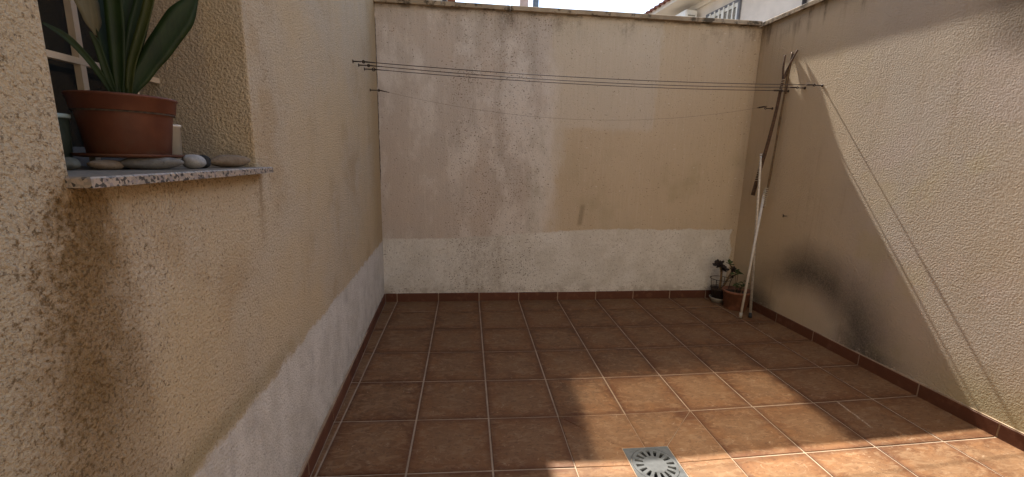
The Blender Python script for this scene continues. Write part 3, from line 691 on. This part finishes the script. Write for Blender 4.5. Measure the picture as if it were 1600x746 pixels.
big = thing('potted_plant', (PX, PY, Z_S + .004), 'large terracotta coloured pot with dark green strap leaves on the window sill', 'potted plant')
zb = Z_S + .0045
PS = .86
pm = MB().lathe([(r_*PS, z_) for r_, z_ in [(.001, .0), (.090, .0), (.093, .004), (.1065, .1020), (.107, .1035), (.1125, .1045), (.1135, .1055), (.1185, .134), (.1215, .136), (.1215, .141), (.117, .142), (.112, .136), (.108, .10), (.001, .10)]], (PX, PY, zb), 64, True)
pot = pm.build('pot', 'pot', big, True)
MB().lathe([(.001, .118), (.05, .120), (.096, .114), (.096, .100)], (PX, PY, zb), 32, True).build('soil', 'soil', big, True)
LV = Vector((.62, -.74, .25))
LEAVES = [
    ('leaf', [(-0.154, -2.548, 1.534, 0.0155), (-0.128, -2.529, 1.596, 0.0333), (-0.095, -2.506, 1.663, 0.0448), (-0.060, -2.482, 1.732, 0.0475), (-0.026, -2.458, 1.802, 0.0138)]),
    ('leaf', [(-0.149, -2.544, 1.538, 0.0111), (-0.147, -2.506, 1.603, 0.0204), (-0.139, -2.464, 1.674, 0.0210), (-0.127, -2.419, 1.737, 0.0048)]),
    ('leafpale', [(-0.155, -2.549, 1.534, 0.0110), (-0.143, -2.546, 1.602, 0.0155), (-0.122, -2.537, 1.671, 0.0178), (-0.099, -2.527, 1.748, 0.0179), (-0.079, -2.519, 1.837, 0.0136)]),
    ('leaf', [(-0.160, -2.552, 1.534, 0.0133), (-0.151, -2.538, 1.611, 0.0246), (-0.136, -2.521, 1.697, 0.0317), (-0.118, -2.501, 1.785, 0.0300), (-0.102, -2.482, 1.880, 0.0189)]),
    ('leaf', [(-0.164, -2.555, 1.533, 0.0133), (-0.164, -2.537, 1.618, 0.0247), (-0.159, -2.517, 1.704, 0.0321), (-0.152, -2.495, 1.799, 0.0305), (-0.146, -2.474, 1.894, 0.0193)]),
    ('leaf', [(-0.169, -2.558, 1.532, 0.0133), (-0.164, -2.555, 1.614, 0.0245), (-0.160, -2.551, 1.694, 0.0292), (-0.157, -2.550, 1.779, 0.0296), (-0.157, -2.550, 1.860, 0.0185)]),
    ('leaf', [(-0.174, -2.562, 1.532, 0.0110), (-0.186, -2.552, 1.607, 0.0225), (-0.196, -2.541, 1.681, 0.0274), (-0.205, -2.528, 1.756, 0.0280), (-0.211, -2.514, 1.844, 0.0191)]),
    ('leaf', [(-0.176, -2.563, 1.531, 0.0088), (-0.180, -2.574, 1.585, 0.0133), (-0.183, -2.584, 1.642, 0.0111), (-0.187, -2.595, 1.667, 0.0033)]),
    ('leaf', [(-0.178, -2.565, 1.531, 0.0088), (-0.193, -2.591, 1.594, 0.0110), (-0.212, -2.621, 1.643, 0.0121), (-0.233, -2.652, 1.667, 0.0044)]),
    ('leafdry', [(-0.218, -2.568, 1.782, 0.0277), (-0.211, -2.564, 1.743, 0.0390), (-0.206, -2.560, 1.704, 0.0296), (-0.203, -2.558, 1.668, 0.0045)]),
]
def strap(mat, pts, k):
    if mat != 'leafdry':
        p0 = Vector(pts[0][:3]); pts = [(p0.x*.6 + PX*.4 + .002, p0.y*.6 + PY*.4, zb + .105, pts[0][3]*.9)] + pts
    path = smooth_path([p[:3] for p in pts], 7); n = len(pts); ws = []
    for i in range(len(path)):
        t = i/7; j = min(int(t), n-2); f = t - j; f = f*f*(3-2*f); ws.append((pts[j][3]*(1-f) + pts[j+1][3]*f)*.60)
    tw = math.sin(k*2.3)*.35; nr = (Matrix.Rotation(tw, 3, 'Z') @ LV)
    ribbon(path, ws, .22 + .12*(k % 3), nr).build('leaf', mat, big, True)
for k, (mat, pts) in enumerate(LEAVES): strap(mat, pts, k)

cu = thing('plastic_cup', (-.172, -2.392, SILL), 'small white plastic cup standing right behind the big pot', 'cup')
MB().lathe([(.001, 0), (.021, 0), (.0245, .112), (.0265, .112), (.027, .119), (.025, .120), (.0235, .112), (.020, .003), (.001, .003)], (-.172, -2.392, SILL), 36, True).build('cup_body', 'cup', cu, True)
cu = thing('beaker', (-.268, -2.640, SILL), 'dark green beaker with pale blue rim left of the big pot', 'cup')
MB().lathe([(.001, 0), (.030, 0), (.036, .118), (.034, .118), (.028, .003), (.001, .003)], (-.268, -2.640, SILL), 36, True).build('beaker_body', 'cupgreen', cu, True)
MB().lathe([(.0365, .114), (.0385, .115), (.0385, .123), (.0335, .124), (.0335, .1185)], (-.268, -2.640, SILL), 36, True).build('rim', 'cupblue', cu, True)

# ------------------------------------------------------------------ clotheslines
def line(hl, hr, sag, rw_, label, ring):
    hl, hr = Vector(hl), Vector(hr); t = thing('clothesline', hl, label, 'clothesline', 'clotheslines across the patio')
    pl, pr = .055, .055
    a, b = hl + Vector((pl + .03, 0, 0)), hr - Vector((pr + .10, 0, 0))
    pts = [a.lerp(b, i/40) - Vector((0, 0, sag*4*(i/40)*(1 - i/40))) for i in range(41)]
    MB().tube(pts, rw_, 6).build('wire', 'wire' if rw_ > .002 else 'thinwire', t, True)
    for h, s_ in ((hl, 1), (hr, -1)):
        k = MB().lathe([(.0001, 0), (.011, 0), (.011, .004), (.0001, .005)], (0, 0, 0), 14, True)
        k.v = [(h.x + s_*z, h.y + x, h.z + y) for x, y, z in k.v]
        k.tube([h, h + Vector((s_*.058, 0, 0))], .0042, 8)
        k.torus(h + Vector((s_*.070, 0, 0)), .011 if ring else .008, .0032, 'y')
        k.build('wall_hook', 'iron', t, True)
    # tensioner at the right-hand hook
    k = MB(); d = (b - pts[-2]).normalized(); c = b
    k.tube([c, c + d*.015, c + d*.02, c + d*.075, c + d*.08, c + d*.10], [.0025, .003, .0062, .0062, .003, .003], 8)
    k.build('turnbuckle', 'iron', t, True)
    MB().tube([a - Vector((.022, 0, 0)), a, pts[0].lerp(pts[1], .8)], [.0035, .005, .0028], 7).build('wire_knot', 'iron', t, True)
line((left_x(-.667), -.667, 2.017), (right_x(-.50), -.50, 2.035), .030, .0027, 'clothesline nearest the camera of the three upper wires', False)
line((left_x(-.485), -.485, 2.030), (right_x(-.33), -.33, 2.042), .036, .0027, 'middle clothesline of the three upper wires', False)
line((left_x(-.277), -.277, 2.044), (right_x(-.15), -.15, 2.043), .030, .0027, 'clothesline nearest the back wall of the three upper wires', True)
line((left_x(-.07), -.07, 1.923), (right_x(.016), .016, 1.915), .165, .0013, 'thin slack clothesline hanging below the others along the back wall', False)
nl = MB().tube([(right_x(-.32) + .004, -.32, .959), (right_x(-.32) - .025, -.325, .962)], .0035, 7).tube([(right_x(-.32) - .024, -.325, .950), (right_x(-.32) - .026, -.325, .975)], .004, 7).tube([(right_x(-.32)-.02, -.325, .962), (right_x(-.35)-.018, -.36, .965)], .003, 6)
tag(nl.build('wall_nail', 'iron', None, True), 'rusty bent nail stuck in the right wall above the soot', 'nail')

# ------------------------------------------------------------------ clothes props in the corner
def wrap(c0, c1, r, turns, rad, n=14):
    c0, c1 = Vector(c0), Vector(c1); d = (c1-c0).normalized(); a = d.cross(Vector((1, 0, 0))).normalized(); b = d.cross(a)
    N = int(turns*n); return MB().tube([c0.lerp(c1, i/N) + (a*math.cos(2*math.pi*i/n) + b*math.sin(2*math.pi*i/n))*r*(1 + .12*math.sin(i*1.7)) for i in range(N+1)], rad, 6)
fa = Vector((3.300, -.302, floor_z(3.3, -.3) + .0025)); ta = Vector((3.386, -.043, 1.483))
pa = thing('clothes_prop', fa, 'clothes prop of an aluminium tube lashed to a dark forked wooden stick', 'clothes prop', 'clothes props leaning in the corner')
MB().tube([fa + (ta-fa)*.012, fa + (ta-fa)*.985, ta], [.0115, .0115, .0105], 16).build('metal_tube', 'alu', pa, True)
MB().tube([fa, fa + (ta-fa)*.003, fa + (ta-fa)*.03], [.012, .0145, .0135], 14).build('rubber_foot', 'rubber', pa, True)
MB().tube([ta + (ta-fa)*.0, ta + (ta-fa)*.012], [.0125, .0125], 14).build('end_cap', 'alu', pa, True)
stick = [(3.378, -.012, 1.117), (3.392, -.040, 1.33), (3.405, -.085, 1.592), (3.418, -.118, 1.871), (3.430, -.127, 2.088), (3.446, -.140, 2.19)]
MB().tube(smooth_path(stick, 6), [.018 - .008*i/30 for i in range(31)], 9).build('wooden_stick', 'wood', pa, True)
MB().tube(smooth_path([(3.432, -.128, 2.10), (3.446, -.142, 2.21), (3.474, -.204, 2.372)], 6), [.0085]*7 + [.0075]*6, 8).build('fork_prong', 'wood', pa, True)
MB().tube(smooth_path([(3.434, -.128, 2.13), (3.440, -.105, 2.24), (3.448, -.098, 2.352)], 6), .0075, 8).build('fork_prong', 'wood', pa, True)
wrap((3.388, -.030, 1.25), (3.392, -.045, 1.40), .019, 7, .003).build('string_lashing', 'string', pa, True)
wrap((3.427, -.124, 2.05), (3.437, -.131, 2.15), .013, 5, .0028).build('string_lashing', 'string', pa, True)
fb = Vector((3.205, -.298, floor_z(3.2, -.3) + .0025)); tb = Vector((3.420, -.112, 1.175))
pb = thing('clothes_prop', fb, 'clothes prop of a white tube lashed to a thin brown cane', 'clothes prop', 'clothes props leaning in the corner')
MB().tube([fb + (tb-fb)*.035, tb], [.0112, .0112], 16).build('white_tube', 'whiteplastic', pb, True)
MB().tube([fb, fb + (tb-fb)*.04], [.0140, .0135], 14).build('end_cap', 'bowl', pb, True)
cane = [(3.414, -.123, 1.01), (3.428, -.136, 1.218), (3.444, -.142, 1.675), (3.458, -.146, 2.112), (3.473, -.146, 2.366)]
MB().tube(smooth_path(cane, 7), [.0085 + .0012*math.sin(i*.9) for i in range(29)], 8).build('cane', 'cane', pb, True)
MB().tube(smooth_path([(3.46, -.148, 2.02), (3.466, -.146, 2.2), (3.4765, -.150, 2.350)], 5), .0095, 8).build('cane_tip', 'wood', pb, True)
wrap((3.412, -.125, 1.02), (3.424, -.124, 1.20), .017, 10, .0038).build('rope_lashing', 'string', pb, True)

# ------------------------------------------------------------------ corner plants
def rosette(c, rad, n, mat, root, seed, tilt=(0, 0, 1)):
    rnd = random.Random(seed); m_ = MB(); c = Vector(c); T_ = Vector(tilt).normalized(); a0 = T_.orthogonal().normalized(); b0 = T_.cross(a0)
    for i in range(n):
        t = i*2.39996; k = i/n; el = .95*(1-k) + .05 + rnd.uniform(-.15, .15); L = rad*(.55 + .45*k)*rnd.uniform(.8, 1.15)
        d = ((a0*math.cos(t) + b0*math.sin(t))*math.cos(el) + T_*math.sin(el)).normalized(); s_ = d.cross(T_).normalized(); up = s_.cross(d)
        w = L*.26; th = L*.06
        ring = [(.05, .25), (.35, .75), (.7, 1.0), (.9, .7), (1.0, .08)]; vs = []; fs = []
        for u, q in ring:
            p = c + d*L*u + T_*L*.15*u*u
            vs += [p - s_*w*q, p + up*th, p + s_*w*q, p - up*th]
        for j in range(4):
            for e in range(4): fs.append((j*4+e, j*4+(e+1) % 4, (j+1)*4+(e+1) % 4, (j+1)*4+e))
        fs.append((16, 17, 18, 19)); m_.add(vs, fs)
    return m_.build('leaf_rosette', mat, root)
c1 = Vector((3.265, .150, floor_z(3.265, .15) + .003))
p1 = thing('potted_plant', c1, 'dark leaved succulent in a small pot with wire hoop in the corner', 'potted plant')
MB().lathe([(.001, 0), (.068, 0), (.086, .040), (.090, .050), (.086, .051), (.080, .046), (.062, .006), (.001, .006)], c1, 36, True).build('bowl', 'bowl', p1, True)
MB().lathe([(.001, .010), (.058, .010), (.076, .125), (.081, .126), (.081, .140), (.074, .141), (.070, .12), (.001, .118)], c1, 36, True).build('pot', 'potdark', p1, True)
MB().lathe([(.001, .130), (.072, .124), (.072, .117)], c1, 24, True).build('soil', 'soil', p1, True)
hp = MB().torus(c1 + Vector((0, 0, .245)), .098, .0032, 'z', 28)
hp.torus(c1 + Vector((0, 0, .150)), .086, .003, 'z', 28)
for i in range(4):
    t = .6 + i*math.pi/2; hp.tube([c1 + Vector((.098*math.cos(t), .098*math.sin(t), .245)), c1 + Vector((.086*math.cos(t), .086*math.sin(t), .150)), c1 + Vector((.074*math.cos(t), .074*math.sin(t), .05))], .0032, 6)
hp.build('wire_hoop', 'iron', p1, True)
def stemto(pts, r0, r1, root, mat='stem'):
    P_ = smooth_path(pts, 6); n = len(P_); return MB().tube(P_, [r0 + (r1-r0)*i/(n-1) for i in range(n)], 8).build('stem', mat, root, True)
c = c1
stemto([c + Vector((-.005, -.01, .12)), c + Vector((-.01, -.02, .24)), c + Vector((-.015, -.02, .345))], .013, .010, p1)
stemto([c + Vector((-.012, -.02, .30)), c + Vector((-.035, -.03, .36)), c + Vector((-.055, -.03, .395))], .009, .007, p1)
stemto([c + Vector((.02, 0, .12)), c + Vector((.06, -.02, .24)), c + Vector((.095, -.03, .335))], .010, .008, p1)
stemto([c + Vector((.09, -.03, .32)), c + Vector((.085, -.02, .37)), c + Vector((.075, .0, .40))], .006, .005, p1)
rosette(c + Vector((-.06, -.03, .395)), .068, 20, 'leafdark', p1, 1, (-.5, -.4, .8))
rosette(c + Vector((-.01, -.02, .345)), .070, 20, 'leafdark', p1, 2, (.3, -.5, .8))
rosette(c + Vector((.100, -.03, .335)), .056, 18, 'leafdark', p1, 3, (.2, -.5, .8))
rosette(c + Vector((.078, .0, .40)), .052, 9, 'leafgreen', p1, 4, (-.2, -.3, .9))
rosette(c + Vector((.092, -.03, .28)), .036, 12, 'leafdark', p1, 5, (.0, -.6, -.3))
c2 = Vector((3.322, -.040, floor_z(3.32, -.04) + .003))
p2 = thing('potted_plant', c2, 'thin stemmed plant in a wide terracotta pot behind the leaning tubes', 'potted plant')
MB().lathe([(.001, 0), (.098, 0), (.101, .004), (.122, .160), (.129, .162), (.131, .184), (.128, .188), (.122, .184), (.115, .15), (.001, .148)], c2, 48, True).build('pot', 'pot2', p2, True)
MB().lathe([(.001, .160), (.117, .154), (.117, .146)], c2, 28, True).build('soil', 'soil', p2, True)
def small_leaf(c, d, L, w, root, mat):
    d = Vector(d).normalized(); return ribbon([Vector(c) + d*L*t + Vector((0, 0, -L*.5*t*t)) for t in (0, .2, .4, .6, .8, 1)], [w*.2, w*.8, w, w*.9, w*.5, w*.08], .2, Vector((.1, -.3, 1))).build('leaf', mat, root, True)
for (bx, by, tx, ty, tz, L) in ((-.02, 0, -.035, .01, .37, .06), (-.02, 0, -.01, .0, .385, .07), (.03, -.02, .02, -.05, .27, .05), (.04, 0, .075, -.03, .28, .05), (.02, .02, -.03, -.04, .265, .055), (.0, .03, .06, .04, .22, .05)):
    a = c2 + Vector((bx, by, .15)); e = c2 + Vector((tx, ty, tz)); stemto([a, a.lerp(e, .6) + Vector((.006, .004, .01)), e], .0032, .0018, p2)
    for q in range(4):
        t = random.uniform(0, 6.28); small_leaf(e + Vector((0, 0, -.012*q)), (math.cos(t), math.sin(t), .4), L*random.uniform(.7, 1.1), L*.30, p2, 'leafgreen')

# ------------------------------------------------------------------ neighbours beyond the walls
TH = math.radians(-6); ND = Vector((math.sin(TH), math.cos(TH), 0)); NN = Vector((-math.cos(TH), math.sin(TH), 0))   # along the wall, out of the wall
NO = Vector((6.5, 2.0, 0))
def NP(s, o, z): return NO + ND*s + NN*o + Vector((0, 0, z))
def nbox(s0, s1, o0, o1, z0, z1): return [NP(s0, o0, z0), NP(s1, o0, z0), NP(s1, o1, z0), NP(s0, o1, z0), NP(s0, o0, z1), NP(s1, o0, z1), NP(s1, o1, z1), NP(s0, o1, z1)]
def fixn(o):
    bm = bmesh.new(); bm.from_mesh(o.data); bmesh.ops.recalc_face_normals(bm, faces=bm.faces); bm.to_mesh(o.data); bm.free(); return o
nh = thing('neighbour_house', NP(3, 0, -.3), 'white neighbouring house with clay roof tiles behind the back wall', 'house')
fixn(MB().hexa(nbox(-6, 16, 0, -5, -.29, 5.04)).build('wall', 'nwall', nh))
fixn(MB().hexa(nbox(-6.2, 16.2, .62, -.2, 5.042, 5.16)).build('soffit', 'nsoffit', nh))
fixn(MB().hexa(nbox(-6, 16, .06, .002, 4.93, 5.04)).build('cornice', 'nsoffit', nh))
rf = fixn(MB().add([NP(-6.2, .66, 5.17), NP(16.2, .66, 5.17), NP(16.2, -2.6, 6.3), NP(-6.2, -2.6, 6.3), NP(-6.2, .60, 5.165), NP(16.2, .60, 5.165), NP(16.2, -2.6, 6.2), NP(-6.2, -2.6, 6.2)],
     [(0, 1, 2, 3), (7, 6, 5, 4), (0, 4, 5, 1), (1, 5, 6, 2), (2, 6, 7, 3), (3, 7, 4, 0)]).build('roof', 'rooftile', nh))
def roof_tile_mesh():
    m_ = MB(); vs = []; n = 8
    for k, (L, sc_) in enumerate(((0, 1.0), (.42, .82))):
        for i in range(n+1):
            t = math.pi*i/n; vs.append((.085*sc_*math.cos(t), L, .075*sc_*math.sin(t)))
    for k, (L, sc_) in enumerate(((0, .84), (.42, .68))):
        for i in range(n+1):
            t = math.pi*i/n; vs.append((.085*sc_*math.cos(t), L, .075*sc_*math.sin(t)))
    q = n+1; fs = []
    for i in range(n): fs += [(i, i+1, q+i+1, q+i), (2*q+i+1, 2*q+i, 3*q+i, 3*q+i+1), (i+1, i, 2*q+i, 2*q+i+1)]
    me = mesh('roof_tile', vs, fs); bm = bmesh.new(); bm.from_mesh(me); bmesh.ops.recalc_face_normals(bm, faces=bm.faces); bm.to_mesh(me); bm.free(); me.materials.append(MAT['rooftile'])
    return me
rtm = roof_tile_mesh(); slope = math.atan2(1.13, 3.26)
for i in range(62):
    s_ = 1.0 + .2*i
    for k in range(2):
        o = bpy.data.objects.new('roof_tile', rtm); COL.objects.link(o); o.parent = rf; o.matrix_parent_inverse = Matrix.Translation(-root_loc(rf))
        p = NP(s_, .72 - .36*k, 5.165 + .36*k*math.tan(slope)); ez = Vector((0, 0, 1))
        yv = (-NN*math.cos(slope) + ez*math.sin(slope)); xv = ND; zv = xv.cross(yv)
        o.matrix_local = Matrix(((xv.x, yv.x, zv.x, p.x), (xv.y, yv.y, zv.y, p.y), (xv.z, yv.z, zv.z, p.z), (0, 0, 0, 1)))
# window of the neighbour
s0, s1, z0, z1 = 2.985, 3.94, 3.30, 4.64
wf = MB()
for a, b, c, d in ((s0-.05, s0, z0, z1+.05), (s1, s1+.05, z0, z1+.05), (s0, s1, z1, z1+.05), (s0, s1, z0-.05, z0)): wf.hexa(nbox(a, b, .05, .002, c, d))
win = fixn(wf.build('window', 'nframe', nh))
wf = MB()
for a, b, c, d in ((s0+.002, s0+.06, z0, z1-.002), (s1-.06, s1-.002, z0, z1-.002), (s0+.06, s1-.06, z1-.07, z1-.002), ((s0+s1)/2-.03, (s0+s1)/2+.03, z0, z1-.07)): wf.hexa(nbox(a, b, .035, .004, c, d))
fixn(wf.build('sash', 'nwhite', win))
fixn(MB().hexa(nbox(s0+.05, s1-.05, .012, .003, z0, z1-.05)).build('pane', 'glass', win))
k = 0
while z1 - .09 - .05*k > z0 + .3:
    zz = z1 - .09 - .05*k; fixn(MB().hexa(nbox(s0+.062, s1-.062, .030, .014, zz-.042, zz)).build('shutter_slat', 'nslat', win)); k += 1
for i in range(6):
    a = s0 + .12 + i*(s1-s0-.24)/5; fixn(MB().hexa(nbox(a-.011, a+.011, .075, .053, z0-.02, z1+.02)).build('grille_bar', 'nwhite', win))
MB().tube([NP(1.37, .05, -.3), NP(1.37, .05, 5.0)], .035, 10).build('downpipe', 'pipe', nh, True)
# air conditioner on brackets
ac = thing('air_conditioner', NP(4.65, 0, 4.30), 'white outdoor air conditioner unit on the wall of the neighbouring house', 'air conditioner')
A0, A1, AZ0, AZ1 = 4.24, 5.02, 4.28, 4.86
b = MB().hexa(nbox(A0, A1, .40, .10, AZ0, AZ1)); me = mesh('casing', b.v, b.f); bm = bmesh.new(); bm.from_mesh(me); bmesh.ops.recalc_face_normals(bm, faces=bm.faces)
bmesh.ops.bevel(bm, geom=bm.edges[:], offset=.018, segments=2, affect='EDGES'); bm.to_mesh(me); bm.free(); link('casing', me, 'nwhite', ac)
fg = MB()
for r_ in (.06, .11, .16, .21):
    pts = [NP(A0 + .50 + r_*math.cos(t), .405, (AZ0+AZ1)/2 + r_*math.sin(t)) for t in [2*math.pi*i/28 for i in range(29)]]; fg.tube(pts, .006, 5, False)
fg.build('fan_grille', 'gpost', ac, True)
fixn(MB().hexa(nbox(A0+.02, A0+.14, .408, .399, AZ0+.16, AZ0+.44)).build('service_cover', 'nwhite', ac))
for i in range(5): fixn(MB().hexa(nbox(A0-.006, A0+.002, .34, .16, AZ0+.12+.08*i, AZ0+.15+.08*i)).build('vent_louvre', 'nslat', ac))
for s_ in (A0+.12, A1-.12): fixn(MB().hexa(nbox(s_-.02, s_+.02, .42, .002, AZ0-.045, AZ0-.001)).build('bracket', 'gpost', ac))
MB().tube(smooth_path([NP(A0+.03, .20, AZ0+.2), NP(A0-.06, .14, AZ0+.16), NP(A0-.08, .03, AZ0), NP(A0-.08, .02, 2.5)], 6), .022, 8).build('refrigerant_pipe', 'pipe', ac, True)

# far things seen as slivers above the back wall
fh = thing('far_house', (-3, 11, -.3), 'cream building with a brown corner post seen past the back wall', 'house')
MB().box((-6, 9.0, -.29), (-.01, 14, 6.9)).build('wall', 'rear', fh)
MB().box((-.008, 8.96, -.29), (.115, 9.10, 6.95)).build('corner_post', 'pipe', fh)
MB().box((-6.2, 8.7, 6.902), (.25, 14.2, 7.05)).build('roof_slab', 'rooftile', fh)
for i in range(3): MB().box((-1.5 - 1.6*i, 8.985, 4.6), (-.6 - 1.6*i, 8.999, 5.9)).build('window', 'glass', fh)
tag(fixn(MB().hexa([(2.16, 9, -.29), (2.40, 9, -.29), (2.40, 9.24, -.29), (2.16, 9.24, -.29), (2.17, 9.005, 8.2), (2.39, 9.005, 8.2), (2.39, 9.235, 8.2), (2.17, 9.235, 8.2)]).tube([(2.28, 9.12, 8.1), (2.28, 9.12, 8.5)], .05).build('masonry_post', 'ppost')), 'thick pinkish post rising behind the back wall', 'post')
tag(MB().tube([(2.625, 9.12, -.29), (2.625, 9.12, 4.0), (2.625, 9.12, 9.0)], [.10, .092, .075], 20).lathe([(.14, 0), (.14, .03), (.1, .05)], (2.625, 9.12, -.29), 20).build('metal_post', 'gpost', None, True), 'slim dark grey post beside the pinkish one behind the back wall', 'post')

# ------------------------------------------------------------------ house wing behind the camera: its upper window throws the sun back on the floor
rh = thing('rear_house', (1.7, Y_REAR, -.29), 'cream house wing behind the viewer with a tall upper window', 'house')
RX0, RX1, RZ0, RZ1 = 1.08, 2.47, 3.02, 4.27
def rear():
    m_ = MB(); xs_ = [left_x(Y_REAR) + .002, RX0, RX1, right_x(Y_REAR) + .3]; zs_ = [-.29, RZ0, RZ1, 5.6]
    for i in range(3):
        for j in range(3):
            if i == 1 and j == 1: continue
            m_.add([(xs_[i], Y_REAR, zs_[j]), (xs_[i+1], Y_REAR, zs_[j]), (xs_[i+1], Y_REAR, zs_[j+1]), (xs_[i], Y_REAR, zs_[j+1])], [(3, 2, 1, 0)])
    for (xa, za, xb, zb2) in ((RX0, RZ0, RX1, RZ0), (RX1, RZ0, RX1, RZ1), (RX1, RZ1, RX0, RZ1), (RX0, RZ1, RX0, RZ0)):
        m_.add([(xa, Y_REAR, za), (xb, Y_REAR, zb2), (xb, Y_REAR-.3, zb2), (xa, Y_REAR-.3, za)], [(0, 1, 2, 3)])
    x0, x1 = xs_[0], xs_[-1]
    m_.add([(x0, Y_REAR-.3, -.29), (x1, Y_REAR-.3, -.29), (x1, Y_REAR-.3, 5.6), (x0, Y_REAR-.3, 5.6)], [(0, 1, 2, 3)])
    m_.add([(x0, Y_REAR, 5.6), (x1, Y_REAR, 5.6), (x1, Y_REAR-.3, 5.6), (x0, Y_REAR-.3, 5.6)], [(0, 1, 2, 3)]); m_.add([(x1, Y_REAR, -.29), (x1, Y_REAR, 5.6), (x1, Y_REAR-.3, 5.6), (x1, Y_REAR-.3, -.29)], [(0, 1, 2, 3)])
    m_.build('facade', 'rear', rh)
rear()
g = G('solar_control_glass'); MAT['mirror'] = g.done(g.mix(g.noise(2), (.31, .30, .275), (.34, .33, .305)), .07, metal=1.0)
MB().box((RX0+.002, Y_REAR-.03, RZ0+.002), (RX1-.002, Y_REAR-.015, RZ1-.002)).build('window', 'mirror', rh)
